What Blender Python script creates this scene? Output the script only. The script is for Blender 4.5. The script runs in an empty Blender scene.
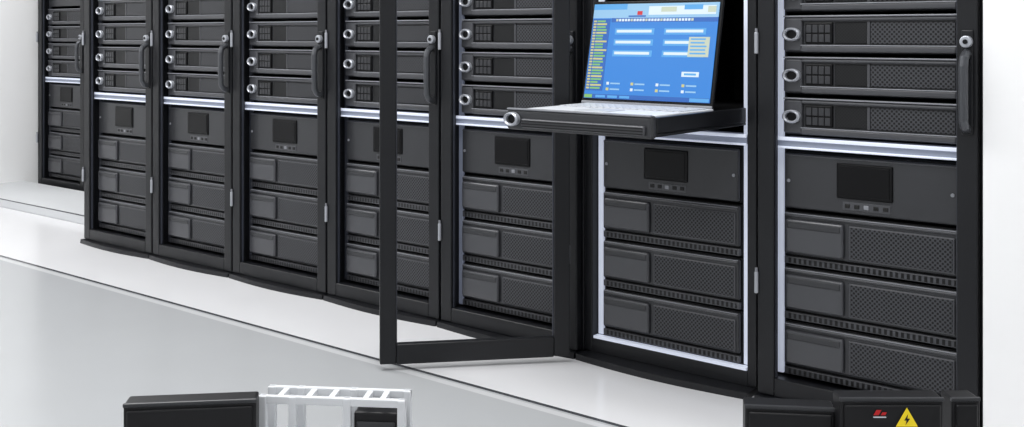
import bpy, bmesh, math, random
from mathutils import Matrix, Vector
S=bpy.context.scene
S.view_settings.view_transform='Standard'
COL=S.collection

# ---------------------------------------------------------------- materials
def srgb(r,g,b):
    f=lambda c:(c/255/12.92) if c/255<=.04045 else ((c/255+.055)/1.055)**2.4
    return (f(r),f(g),f(b),1)
def mat(name,col,rough=.5,metal=0,emit=0,ecol=None,spec=.5,noise=0,nscale=30):
    m=bpy.data.materials.new(name); m.use_nodes=True
    nt=m.node_tree; b=nt.nodes['Principled BSDF']
    b.inputs['Base Color'].default_value=col
    b.inputs['Roughness'].default_value=rough
    b.inputs['Metallic'].default_value=metal
    b.inputs['Specular IOR Level'].default_value=spec
    if emit:
        b.inputs['Emission Color'].default_value=ecol or col
        b.inputs['Emission Strength'].default_value=emit
    if noise:
        tc=nt.nodes.new('ShaderNodeTexCoord'); n=nt.nodes.new('ShaderNodeTexNoise')
        n.inputs['Scale'].default_value=nscale
        mx=nt.nodes.new('ShaderNodeMix'); mx.data_type='RGBA'
        mx.inputs['A'].default_value=col
        mx.inputs['B'].default_value=tuple(min(1,c*(1+noise)) for c in col[:3])+(1,)
        nt.links.new(tc.outputs['Object'],n.inputs['Vector'])
        nt.links.new(n.outputs['Fac'],mx.inputs['Factor'])
        nt.links.new(mx.outputs['Result'],b.inputs['Base Color'])
    return m
def mathn(nt,op,a,b=None):
    n=nt.nodes.new('ShaderNodeMath'); n.operation=op
    for i,v in enumerate((a,b)):
        if v is None: continue
        if isinstance(v,(int,float)): n.inputs[i].default_value=v
        else: nt.links.new(v,n.inputs[i])
    return n.outputs[0]
def perfmat(name,base,hole,kx,kz,thr,slots=False,axis=('X','Z')):
    m=mat(name,base,.42,spec=.35); nt=m.node_tree; b=nt.nodes['Principled BSDF']
    tc=nt.nodes.new('ShaderNodeTexCoord'); sp=nt.nodes.new('ShaderNodeSeparateXYZ')
    nt.links.new(tc.outputs['Object'],sp.inputs[0])
    sx=mathn(nt,'SINE',mathn(nt,'MULTIPLY',sp.outputs[axis[0]],kx))
    if slots: v=mathn(nt,'GREATER_THAN',sx,thr)
    else:
        sz=mathn(nt,'SINE',mathn(nt,'MULTIPLY',sp.outputs[axis[1]],kz))
        v=mathn(nt,'GREATER_THAN',mathn(nt,'MULTIPLY',sx,sz),thr)
    mx=nt.nodes.new('ShaderNodeMix'); mx.data_type='RGBA'
    mx.inputs['A'].default_value=base; mx.inputs['B'].default_value=hole
    nt.links.new(v,mx.inputs['Factor']); nt.links.new(mx.outputs['Result'],b.inputs['Base Color'])
    return m
M={}
M['frame']=mat('black_powder_coat',srgb(21,22,25),.36,noise=.25,nscale=60,spec=.35)
M['dark']=mat('interior_black',srgb(9,10,12),.6,spec=.3)
M['gear']=mat('charcoal_plastic',srgb(48,49,52),.32,noise=.12,nscale=40,spec=.5)
M['gear2']=mat('charcoal_raised',srgb(66,67,71),.28,spec=.6)
M['edge']=mat('grey_edge',srgb(138,140,146),.3,.2)  # grey metal bits, and painted highlight lines on the lips
M['mesh']=perfmat('perforated_grille',srgb(66,67,71),srgb(5,5,6),500,500,.12)
M['mesh2']=perfmat('dark_server_mesh',srgb(24,25,27),srgb(6,6,7),700,700,.1)
M['slot']=perfmat('slotted_vent',srgb(70,71,75),srgb(5,5,6),420,0,-.1,True)
M['black']=mat('satin_black',srgb(5,5,7),.35,spec=.25)
M['silver']=mat('silver_metal',srgb(178,181,188),.3,.4)
M['grip']=mat('grey_grip',srgb(80,82,86),.3,.5)
M['led']=mat('led_white',srgb(205,210,220),.4,0,.40,srgb(218,226,248))  # white paint with a glow added; no lamp
M['ledmid']=mat('rail_grey_blue',srgb(132,138,152),.4,0,.08,srgb(195,206,240))  # grey-blue paint with a faint glow added
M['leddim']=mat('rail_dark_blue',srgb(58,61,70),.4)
M['keys']=mat('white_keyboard',srgb(225,228,232),.4)
M['keyg']=mat('key_grey',srgb(196,199,204),.4)
M['step']=mat('grey_step',srgb(204,206,208),.6,noise=.04)
M['wht']=mat('white_steel',srgb(228,230,233),.35)
M['wall']=mat('white_paint',srgb(250,250,250),.8,noise=.02,nscale=4)
M['red']=mat('red_label',srgb(205,25,30),.4)
M['yel']=mat('yellow_warning',srgb(250,220,30),.4,0,.15)
M['blk']=mat('black_print',srgb(8,8,8),.6)
M['ups']=mat('black_tower',srgb(20,20,22),.45,noise=.3,nscale=50,spec=.3)
M['s_off']=mat('lcd_off',srgb(5,5,7),.3,spec=.25)
for n,c,e in (('s_blue',(46,132,218),.8),('s_blue2',(88,168,232),.8),('s_dk',(36,100,186),.8),('s_white',(222,238,250),.8),
            ('s_green',(130,190,110),.8),('s_gold',(206,202,130),.8),('s_sky',(150,198,234),.8),('s_red',(210,40,50),.8),('s_beige',(200,210,190),.8)):
    cc=srgb(*c); M[n]=mat('display_'+n[2:],(cc[0]*.15,cc[1]*.15,cc[2]*.15,1),.35,0,e*1.05,cc)

# ---------------------------------------------------------------- mesh builder
class B:
    def __init__(s): s.bm=bmesh.new(); s.mats=[]
    def mi(s,k):
        if k not in s.mats: s.mats.append(k)
        return s.mats.index(k)
    def _fin(s,verts,k,bev,seg=2):
        fs={f for v in verts for f in v.link_faces}
        i=s.mi(k)
        for f in fs: f.material_index=i
        if bev:
            es={e for v in verts for e in v.link_edges}
            r=bmesh.ops.bevel(s.bm,geom=list(es),offset=bev,segments=seg,affect='EDGES',profile=.5)
            for f in r['faces']: f.material_index=i
    def box(s,x0,x1,y0,y1,z0,z1,k,bev=0,seg=2):
        mt=Matrix.Translation(((x0+x1)/2,(y0+y1)/2,(z0+z1)/2))@Matrix.Diagonal((x1-x0,y1-y0,z1-z0,1))
        r=bmesh.ops.create_cube(s.bm,size=1,matrix=mt); s._fin(r['verts'],k,bev,seg); return s
    def cyl(s,c,rad,h,k,axis='Y',n=20,rad2=None,bev=0,sx=1):
        rot={'Z':Matrix(),'Y':Matrix.Rotation(math.pi/2,4,'X'),'X':Matrix.Rotation(math.pi/2,4,'Y')}[axis]
        mt=Matrix.Translation(c)@Matrix.Diagonal((sx,1,1,1))@rot
        r=bmesh.ops.create_cone(s.bm,cap_ends=True,segments=n,radius1=rad,radius2=rad if rad2 is None else rad2,depth=h,matrix=mt)
        s._fin(r['verts'],k,bev); return s
    def ring(s,c,ro,ri,h,k,sz=1,n=28):
        V=[]
        for i in range(n):
            a=2*math.pi*i/n; row=[]
            for (r,y) in ((ro,-h*.25),(ro,h/2),(ri,h/2),(ri,-h*.25),((ro+ri)/2,-h/2)):
                row.append(s.bm.verts.new((c[0]+r*math.cos(a),c[1]+y,c[2]+r*math.sin(a)*sz)))
            V.append(row)
        i0=s.mi(k)
        for i in range(n):
            a,b=V[i],V[(i+1)%n]
            for j in range(5):
                f=s.bm.faces.new((a[j],a[(j+1)%5],b[(j+1)%5],b[j])); f.material_index=i0
        return s
    def tube(s,pts,r,k,n=10):
        pts=[Vector(p) for p in pts]; rings=[]; i0=s.mi(k)
        for i,p in enumerate(pts):
            d=(pts[min(i+1,len(pts)-1)]-pts[max(i-1,0)]).normalized()
            u=d.orthogonal().normalized() if i==0 else (u-d*u.dot(d)).normalized()
            w=d.cross(u)
            rings.append([s.bm.verts.new(p+r*(math.cos(2*math.pi*j/n)*u+math.sin(2*math.pi*j/n)*w)) for j in range(n)])
        for a,b in zip(rings,rings[1:]):
            for j in range(n):
                s.bm.faces.new((a[j],a[(j+1)%n],b[(j+1)%n],b[j])).material_index=i0
        for q in (rings[0],rings[-1]): s.bm.faces.new(q).material_index=i0
        return s
    def poly(s,pts,k):
        f=s.bm.faces.new([s.bm.verts.new(p) for p in pts]); f.material_index=s.mi(k); return s
    def mesh(s,name):
        bmesh.ops.recalc_face_normals(s.bm,faces=s.bm.faces)
        me=bpy.data.meshes.new(name); s.bm.to_mesh(me); s.bm.free()
        for k in s.mats: me.materials.append(M[k])
        return me
def obj(name,me,parent=None,loc=(0,0,0),rot=0):
    o=bpy.data.objects.new(name,me); COL.objects.link(o); o.location=loc
    if rot: o.rotation_euler=(0,0,rot)
    if parent: o.parent=parent
    return o
def thing(name,loc,label,cat,group=None,rot=0):
    e=obj(name,None,None,loc,rot); e.empty_display_size=.1
    e['label']=label; e['category']=cat
    if group: e['group']=group
    return e
def struct(name,b):
    o=obj(name,b.mesh(name)); o['kind']='structure'; return o

# ---------------------------------------------------------------- room
fm=bpy.data.materials.new('floor_finish'); fm.use_nodes=True
nt=fm.node_tree; b=nt.nodes['Principled BSDF']; b.inputs['Roughness'].default_value=.2; b.inputs['Specular IOR Level'].default_value=.45
tc=nt.nodes.new('ShaderNodeTexCoord'); sp=nt.nodes.new('ShaderNodeSeparateXYZ'); nt.links.new(tc.outputs['Object'],sp.inputs[0])
Y=sp.outputs['Y']
def band(lo,hi): return mathn(nt,'MULTIPLY',mathn(nt,'GREATER_THAN',Y,lo),mathn(nt,'LESS_THAN',Y,hi))
def mixc(fac,a,bc):
    mx=nt.nodes.new('ShaderNodeMix'); mx.data_type='RGBA'; nt.links.new(fac,mx.inputs['Factor'])
    if isinstance(a,tuple): mx.inputs['A'].default_value=a
    else: nt.links.new(a,mx.inputs['A'])
    mx.inputs['B'].default_value=bc; return mx.outputs['Result']
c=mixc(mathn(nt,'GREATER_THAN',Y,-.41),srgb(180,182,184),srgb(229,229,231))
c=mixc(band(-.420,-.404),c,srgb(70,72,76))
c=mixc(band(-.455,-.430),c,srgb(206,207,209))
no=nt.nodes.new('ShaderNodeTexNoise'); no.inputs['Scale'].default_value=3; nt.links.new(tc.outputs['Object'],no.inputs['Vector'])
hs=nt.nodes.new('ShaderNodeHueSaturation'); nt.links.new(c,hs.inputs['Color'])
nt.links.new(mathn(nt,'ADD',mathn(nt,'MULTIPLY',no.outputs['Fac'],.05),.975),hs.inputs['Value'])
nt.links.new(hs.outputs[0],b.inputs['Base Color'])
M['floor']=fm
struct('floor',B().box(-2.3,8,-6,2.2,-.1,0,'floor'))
struct('ceiling',B().box(-2.3,8,-6,2.2,2.9,3.0,'wall'))
struct('wall_left',B().box(-2.3,-2.1,-6,2.2,0,2.9,'wall'))
struct('wall_back',B().box(-2.1,4.222,2.0,2.2,0,2.9,'wall'))
struct('wall_right',B().box(4.222,8,.0,2.2,0,2.9,'wall'))
struct('trim_1',B().box(-2.1,-.08,.26,.745,0,.045,'step',.004))
struct('trim_2',B().box(-2.1,-.08,.26,.268,.045,.048,'grip'))

# ---------------------------------------------------------------- cabinet meshes
H=1.98
def m_body():
    b=B()
    b.box(0.001,.030,.034,1.0,.02,H,'frame',.003); b.box(.570,.599,.034,1.0,.02,H,'frame',.003)
    b.box(.030,.570,.98,1.0,.02,H,'dark'); b.box(.030,.570,.05,.98,H-.03,H,'frame'); b.box(.030,.570,.034,.98,.02,.062,'frame')
    b.box(.030,.570,.034,.06,1.93,H-.03,'frame')
    return b.mesh('cabinet_body')
def m_plinth():
    b=B()
    n=12; top=[]
    for i in range(n+1):
        u=i/n; x=.004+.592*u; y=-.020-.022*math.sin(math.pi*u)
        top.append((x,y))
    i0=b.mi('frame')
    vt=[b.bm.verts.new((x,y+.004,.018)) for x,y in top]+[b.bm.verts.new((.596,.98,.018)),b.bm.verts.new((.004,.98,.018))]
    vb=[b.bm.verts.new((x,y,0)) for x,y in top]+[b.bm.verts.new((.596,.98,0)),b.bm.verts.new((.004,.98,0))]
    b.bm.faces.new(vt).material_index=i0; b.bm.faces.new(vb).material_index=i0
    m=len(vt)
    for i in range(m): b.bm.faces.new((vb[i],vb[(i+1)%m],vt[(i+1)%m],vt[i])).material_index=i0
    b.box(.012,.588,.036,.97,.016,.0205,'dark')
    return b.mesh('plinth')
def m_blank(z0):
    b=B()
    for i in range(5):
        h=(1.92-z0)/5; b.box(.06,.54,.05,.07,z0+i*h+.002,z0+(i+1)*h-.002,'gear',.003)
    return b.mesh('blanking_panel')
def m_rail(x0,k):
    b=B(); b.box(x0,x0+.03,.075,.11,.062,1.93,'dark'); b.box(x0+.004,x0+.024,.062,.074,.07,1.92,k,.003)  # painted rail face; brighter cabinets have a glow put in the paint
    b.box(x0+.002,x0+.028,.074,.078,.064,1.925,'dark')
    return b.mesh('mounting_rail')
def m_strip():
    b=B(); b.box(.032,.568,.036,.10,.710,.736,'ledmid',.002)  # white shelf whose paint is made to glow, not a lamp
    b.box(.032,.568,.030,.040,.7285,.7385,'led',.002); b.box(.032,.568,.030,.040,.7065,.7125,'led',.002)
    return b.mesh('light_strip')
DW=.590
def m_dframe(zb):
    b=B(); st=.050
    for x in (0,DW-st): b.box(x,x+st,0,.028,.02,H,'frame',.004,3)
    for z0,z1 in ((.018,zb),(H-.06,H)): b.box(st,DW-st,0,.028,z0,z1,'frame',.004,3)
    for x in (st,DW-st-.003): b.box(x,x+.003,.010,.018,zb,H-.06,'leddim')
    return b.mesh('door_frame')
def m_handle():
    b=B(); x=DW-.023
    b.box(x-.014,x+.014,-.006,.001,.775,1.035,'frame',.003)
    pts=[(x,-.006,.79),(x,-.024,.797),(x,-.034,.812)]+[(x,-.036,.825+i*.03) for i in range(1,5)]+[(x,-.030,.965),(x,-.014,.975),(x,-.004,.978)]
    b.tube(pts,.0115,'grip',12)
    b.cyl((x,-.012,1.006),.015,.016,'silver','Y',20,bev=.003)
    b.cyl((x,-.021,1.006),.006,.004,'black','Y',14)
    return b.mesh('door_handle')
def m_hinge():
    b=B(); b.cyl((0,0,0),.006,.06,'silver','Z',14,bev=.002); b.cyl((0,0,.035),.004,.012,'edge','Z',12); return b.mesh('hinge')
ME=dict(body=m_body(),plinth=m_plinth(),blank=m_blank(1.205),blank6=m_blank(1.20),strip=m_strip(),dframe=m_dframe(.070),dframe6=m_dframe(.080),handle=m_handle(),hinge=m_hinge())
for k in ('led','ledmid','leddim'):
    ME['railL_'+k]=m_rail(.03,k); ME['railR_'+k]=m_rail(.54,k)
def m_trim6():
    b=B(); b.box(.034,.566,.036,.060,.062,.070,'led'); return b.mesh('lit_sill')  # white trim with glow put into its paint
ME['sill']=m_trim6()

def cabinet(x,y,label,rail='leddim',open_=0,blank='blank',group='row of black server cabinets'):
    c=thing('server_cabinet',(x,y,0),label,'server cabinet',group)
    obj('cabinet_body',ME['body'],c); obj('plinth',ME['plinth'],c); obj('blanking_panel',ME[blank],c)
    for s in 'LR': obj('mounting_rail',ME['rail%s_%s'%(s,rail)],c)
    l=obj('light_strip',ME['strip'],c); l['label']='glowing white divider strip'
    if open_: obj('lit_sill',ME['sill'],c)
    d=obj('door',None,c,(.005,0,0))
    d.rotation_euler=(0,0,-open_)
    if open_: d.location=(-.014,-.034,0)
    obj('door_frame',ME['dframe6' if open_ else 'dframe'],d); obj('door_handle',ME['handle'],d)
    for z in (.33,1.0,1.7): obj('hinge',ME['hinge'],d,(-.001,-.004,z))
    return c

# ---------------------------------------------------------------- rack gear
def p_server():
    P={}
    b=B(); b.box(-.24,.24,.006,.62,0,.106,'dark',.002)
    b.box(-.235,.235,-.004,.006,.003,.103,'gear',.004,3)
    b.box(-.185,.234,-.018,-.003,.004,.023,'gear2',.006,4)
    b.box(-.185,.234,-.014,-.003,.089,.100,'gear2',.005,3)
    b.box(-.185,.234,-.0185,-.010,.0215,.0240,'edge',.001)  # highlight painted along the bottom lip
    b.box(-.236,.234,-.0165,-.010,.1010,.1050,'edge',.001)  # painted highlight line on the top lip
    P['chassis']=b.mesh('chassis')
    b=B(); b.box(-.237,-.182,-.014,-.003,.006,.100,'gear2',.006,4)
    b.ring((-.209,-.023,.053),.026,.0170,.016,'silver',.72)
    b.cyl((-.209,-.016,.053),.0145,.004,'black','Y',20)
    P['handle']=b.mesh('ear_handle')
    b=B(); b.box(-.174,-.095,-.011,-.003,.027,.086,'black',.003)
    for i in range(4):
        for j in range(2): b.box(-.170+i*.018,-.155+i*.018,-.0125,-.011,.032+j*.026,.053+j*.026,'gear',.001)
    P['panel']=b.mesh('drive_panel')
    b=B(); b.box(-.090,.000,-.0065,-.003,.027,.086,'mesh2',.002)
    b.box(.008,.228,-.0075,-.003,.027,.086,'mesh',.002); b.box(.000,.008,-.009,-.003,.025,.088,'gear2',.001); P['grille']=b.mesh('vent_grille')
    return P
def p_ctrl():
    P={}
    b=B(); b.box(-.24,.24,.006,.62,0,.160,'dark',.002); b.box(-.236,.236,-.010,.006,.004,.156,'gear',.006,3)
    b.box(-.234,.234,-.0115,-.008,.149,.1525,'gear2',.001)
    for x in (-.222,.222): b.cyl((x,-.011,.08),.005,.004,'edge','Y',12)
    P['chassis']=b.mesh('chassis')
    b=B(); b.box(-.082,.070,-.014,-.009,.045,.140,'black',.004,3); b.box(-.074,.062,-.0155,-.0138,.053,.132,'s_off',.001)
    P['screen']=b.mesh('status_screen')
    b=B()
    for i in range(5): b.box(-.060+i*.026,-.046+i*.026,-.0135,-.009,.020,.031,'blk' if i!=2 else 'edge',.0015)
    b.box(-.066,.064,-.0115,-.009,.015,.036,'gear2',.001)
    P['button']=b.mesh('button_row')
    return P
def p_store():
    P={}
    b=B(); b.box(-.24,.24,.006,.62,0,.150,'dark',.002); b.box(-.238,.238,-.008,.006,.030,.147,'gear',.006,3)
    b.box(-.238,.238,-.005,.006,.003,.023,'gear2',.002)
    b.box(-.234,.234,-.0120,-.007,.136,.143,'gear2',.003)
    b.box(-.234,.234,-.0095,-.007,.1430,.1455,'edge',.001)  # highlight painted on the drawer's top edge
    P['chassis']=b.mesh('chassis')
    b=B(); b.box(-.230,-.062,-.020,-.007,.036,.130,'gear2',.008,4); b.box(-.222,-.070,-.0215,-.0195,.106,.122,'gear',.002)
    P['cover']=b.mesh('drawer_cover')
    b=B(); b.box(-.050,.228,-.0115,-.007,.036,.128,'gear2',.003); b.box(-.046,.222,-.0125,-.010,.040,.124,'mesh',.001); P['grille']=b.mesh('vent_grille')
    b=B(); b.box(-.225,.228,-.0065,-.003,.006,.020,'slot'); P['slot']=b.mesh('vent_slots')
    return P
def master(name,parts,label,cat,group):
    t=thing(name,(0,0,0),label,cat,group); ch=[]
    for k,me in parts.items(): ch.append(obj(me.name,me,t))
    return t,ch
used=set()
def place(m,loc):
    t,ch=m
    if t.name not in used:
        used.add(t.name); t.location=loc; return t
    n=t.copy(); n.location=loc; COL.objects.link(n)
    for c in ch:
        q=c.copy(); q.parent=n; COL.objects.link(q)
    return n
SRV=master('rack_server',p_server(),'charcoal rack server with oval ear handle and mesh front','server','rack servers in the upper cabinets')
CTL=master('control_module',p_ctrl(),'charcoal rack module with small dark screen and buttons','control panel','control modules below the light strips')
STO=master('storage_unit',p_store(),'deep charcoal rack drawer with perforated front grille','storage unit','drawer units in the lower cabinets')

def fill(x,y,servers=4):
    cx=x+.3; yy=y+.056
    for k in range(3): place(STO,(cx,yy,.0715+.1545*k))
    place(CTL,(cx,yy,.5365))
    for k in range(servers): place(SRV,(cx,yy,.743+.114*k))
lab='tall black server cabinet with closed framed door and handle'
for i in range(7):
    if i==5:
        cabinet(3.0,0,'black server cabinet with its framed door swung wide open','led',math.radians(131.5),'blank6'); fill(3.0,0,0)
    else:
        xx=.6*i+(.014 if i==6 else 0)
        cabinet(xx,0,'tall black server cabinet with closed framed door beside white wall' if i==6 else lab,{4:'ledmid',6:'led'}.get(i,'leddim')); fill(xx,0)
cabinet(-2.03,.8,'black server cabinet standing apart near the white wall','leddim',group=None); fill(-2.03,.8)

# ---------------------------------------------------------------- pull-out console
con=thing('rack_console',(3.314,0,.762),'pull-out rack console with keyboard tray and open blue screen','console')
b=B()
b.box(-.238,.238,-.42,.55,0,.008,'frame',.002)
for s in (-1,1): b.box(min(s*.238,s*.225),max(s*.238,s*.225),-.42,.55,.008,.050,'frame',.003)
b.box(-.225,.225,-.42,.55,.008,.038,'dark')
obj('tray',b.mesh('tray'),con)
b=B(); b.box(-.238,.240,-.448,-.420,-.004,.056,'gear',.010,4); b.box(-.178,.222,-.458,-.446,.004,.030,'gear2',.005,4)
for i in range(3): b.box(-.174,.218,-.4605,-.457,.0075+i*.0075,.0100+i*.0075,'dark')
b.box(-.234,.236,-.450,-.436,.052,.0572,'edge',.002)
b.ring((-.209,-.460,.027),.025,.016,.018,'silver',.78); b.cyl((-.209,-.452,.027),.015,.006,'black','Y',20)
obj('tray_handle',b.mesh('tray_handle'),con)
b=B(); b.box(-.215,.215,-.390,-.085,.038,.053,'keys',.003)
for r in range(5):
    for c_ in range(15): b.box(-.20+c_*.0225,-.181+c_*.0225,-.25+r*.030,-.225+r*.030,.053,.056,'keyg',.0015)
    for c_ in range(3): b.box(.145+c_*.0205,.162+c_*.0205,-.25+r*.030,-.225+r*.030,.053,.056,'keyg',.0015)
b.box(-.06,.05,-.37,-.28,.053,.0545,'keyg',.001)
kb=obj('keyboard',b.mesh('keyboard'),con); kb['label']='light grey keyboard with touchpad'
scr=obj('screen',None,con,(-.028,-.065,.050)); scr.rotation_euler=(-math.radians(12),0,0)
b=B(); W=.228; HH=.322
b.box(-W,W,0,.010,0,HH,'black',.004,3); b.box(-W+.002,W-.002,-.002,.002,.001,.009,'edge',.001)
for s in (-.17,.17): b.cyl((s,.008,-.003),.007,.05,'frame','X',16)
obj('screen_housing',b.mesh('screen_housing'),scr)
b=B()
dx0,dx1,dz0,dz1=-.218,.218,.017,.311
def U(u,v): return dx0+(dx1-dx0)*u, dz0+(dz1-dz0)*(1-v)
def rect(u0,v0,u1,v1,k,l=1):
    x0,z0=U(u0,v1); x1,z1=U(u1,v0); y=-.0006*l
    b.box(x0,x1,y,0.001,z0,z1,k)
random.seed(3)
rect(0,0,1,1,'s_blue')
rect(0,0,1,.15,'s_sky',2); rect(.0,.0,.28,.06,'s_blue2',3); rect(.46,.03,.98,.12,'s_white',3); rect(.56,.04,.68,.09,'s_beige',4); rect(.74,.02,.88,.07,'s_blue2',4); rect(.92,.04,.98,.10,'s_beige',4)
rect(.37,.08,.41,.12,'s_red',4); rect(.30,.125,.44,.14,'s_dk',4)
rect(.16,.15,1,.195,'s_dk',2)
for i in range(26): rect(.20+i*.024,.16,.217+i*.024,.185,'s_white' if i%5 else 's_beige',3)
rect(.005,.16,.15,.92,'s_dk',2)
for i in range(24):
    v=.175+i*.0308
    rect(.012,v,.035,v+.018,'s_gold',3); rect(.042,v,.10+random.random()*.045,v+.018,('s_green','s_gold','s_green')[i%3],3)
for cx_ in (.20,.60):
    for r in range(3):
        v=.26+r*.115
        rect(cx_,v,cx_+.32,v+.065,'s_blue2',2); rect(cx_+.015,v+.016,cx_+.30,v+.044,'s_white',3)
rect(.80,.35,.955,.55,'s_beige',4)
for i in range(5): rect(.815,.365+i*.036,.92+.02*random.random(),.380+i*.036,'s_blue2',5)
rect(.77,.70,.90,.75,'s_white',3); rect(.79,.715,.88,.735,'s_blue2',4)
for row,v in enumerate((.825,.885)):
    for i in range(4):
        u=.18+i*.20
        rect(u,v,u+.020,v+.028,('s_white','s_gold')[(i+row)%2],3); rect(u+.032,v+.007,u+.11,v+.022,'s_sky',3)
rect(.0,.955,1,1,'s_dk',2); rect(.005,.96,.07,.995,'s_green',3); rect(.85,.96,.995,.995,'s_blue2',3)
for i in range(3): rect(.1+i*.1,.965,.18+i*.1,.99,'s_blue2',3)
me=b.mesh('display'); d=obj('display',me,scr,(0,-.0025,0)); d['label']='bright blue monitoring screen with buttons and lists'

# ---------------------------------------------------------------- small floor-standing things at the camera side
C=Vector((5.0155,-2.783,0)); F=Vector((-.6347,.7728,0)); R=Vector((.7728,.6347,0))
TH=math.radians(39.4)
def at(px,dep): return C+F*dep+R*((px-512)/1084*dep)
def tower(loc,rot,label,w,h,dp,marks):
    t=thing('power_cabinet',loc,label,'power supply','low black floor-standing power cabinets',rot)
    b=B(); b.box(-w/2,w/2,0,dp,.012,h,'ups',.004,3)
    for x in (-w/2+.02,w/2-.02):
        for y in (.02,dp-.02): b.cyl((x,y,.007),.010,.014,'dark','Z',12)
    b.box(-w/2-.001,w/2+.001,-.001,.006,h-.006,h+.001,'gear',.002)
    b.box(-w/2+.006,w/2-.006,-.005,.001,.03,h-.010,'ups',.003,3)
    obj('cabinet_body',b.mesh('low_cabinet_body'),t)
    b=B(); b.box(-w/2+.02,w/2-.02,-.008,-.004,.05,.16,'slot'); obj('vent_grille',b.mesh('vent_grille'),t)
    if marks:
        b=B(); z=h-.022; x=-.022; s=.62
        P=lambda pts,k:b.poly([(x+dx*s,-.0066,z+dz*s) for dx,dz in pts],k)
        P([(-.018,-.006),(-.004,-.006),(.004,.008),(-.010,.008)],'red')
        P([(.001,-.006),(.014,-.006),(.018,.002),(.006,.002)],'red')
        b.box(x-.011,x+.010,-.0068,-.005,z-.008,z-.0065,'keys')
        obj('logo_badge',b.mesh('logo_badge'),t)
        b=B(); cx=.022; cz=h-.033; q=.020
        def tri(s,y,k): b.poly([(cx-s,y,cz-s*.62),(cx+s,y,cz-s*.62),(cx,y,cz+s*1.1)],k)
        tri(q,-.0064,'blk'); tri(q*.92,-.0070,'yel')
        g=.66
        b.poly([(cx+dx*g,-.0076,cz+dz*g) for dx,dz in ((.003,.015),(-.007,-.002),(-.001,-.002),(-.004,-.014),(.008,.003),(.001,.003))],'blk')
        obj('warning_sign',b.mesh('warning_sign'),t)
    return t
tower(at(892,1.80),TH,'low black power cabinet with red logo and yellow warning triangle',.172,.420,.045,True)
tower(at(790,1.84),TH-.12,'plain low black power cabinet with vented front',.150,.392,.045,False)
tower(at(966,1.86),TH+.05,'narrow low black power cabinet beside the marked one',.050,.400,.045,False)
tower(at(190,1.80),TH+.12,'low black power cabinet beside white steel frame',.215,.414,.045,False)
fr=thing('steel_frame',at(330,1.86),'low white steel open frame holding a black box','rack',rot=TH-.1)
pm=B().box(-.007,.007,-.007,.007,0,.402,'wht',.002).mesh('post')
for x in (-.118,-.065,.03,.125):
    for y in (0,.05): obj('post',pm,fr,(x,y,0))
rm=B().box(-.125,.132,-.005,.005,-.007,.007,'wht',.002).mesh('rail')
for y in (0,.05):
    for z in (.395,.07): obj('rail',rm,fr,(0,y,z))
cm=B().box(-.005,.005,.004,.046,-.005,.005,'wht').mesh('crossbar')
for x in (-.09,-.04,0,.06,.09): obj('crossbar',cm,fr,(x,0,.395))
b=B(); b.box(.039,.117,.008,.044,.077,.375,'ups',.004); b.box(.045,.111,.004,.009,.09,.36,'gear',.002); obj('equipment_box',b.mesh('equipment_box'),fr)

# ---------------------------------------------------------------- light and camera
w=bpy.data.worlds.new('World'); S.world=w; w.use_nodes=True
w.node_tree.nodes['Background'].inputs[0].default_value=(.96,.975,1,1); w.node_tree.nodes['Background'].inputs[1].default_value=.66
def area(name,loc,rot,sx,sy,e,col=(1,1,1)):
    l=bpy.data.lights.new(name,'AREA'); l.shape='RECTANGLE'; l.size=sx; l.size_y=sy; l.energy=e; l.color=col
    o=bpy.data.objects.new(name,l); COL.objects.link(o); o.location=loc; o.rotation_euler=rot
    return o
area('ceiling_panel_light',(1.6,-1.2,2.85),(0,0,0),6.5,.8,135)
area('ceiling_panel_light',(2.0,-3.8,2.85),(math.radians(25),0,0),6,.9,60)  # unseen light added on the camera side for highlights on dark gear
area('ceiling_panel_light',(-1.2,.6,2.85),(0,0,0),1.2,1.0,20)
cam=bpy.data.cameras.new('Camera'); co=bpy.data.objects.new('Camera',cam); COL.objects.link(co)
co.location=(C.x,C.y,1.025); co.rotation_euler=(math.pi/2,0,TH)
cam.sensor_width=36; cam.lens=1084/1024*36; cam.shift_y=-179.5/1024; cam.clip_start=.05
S.camera=co
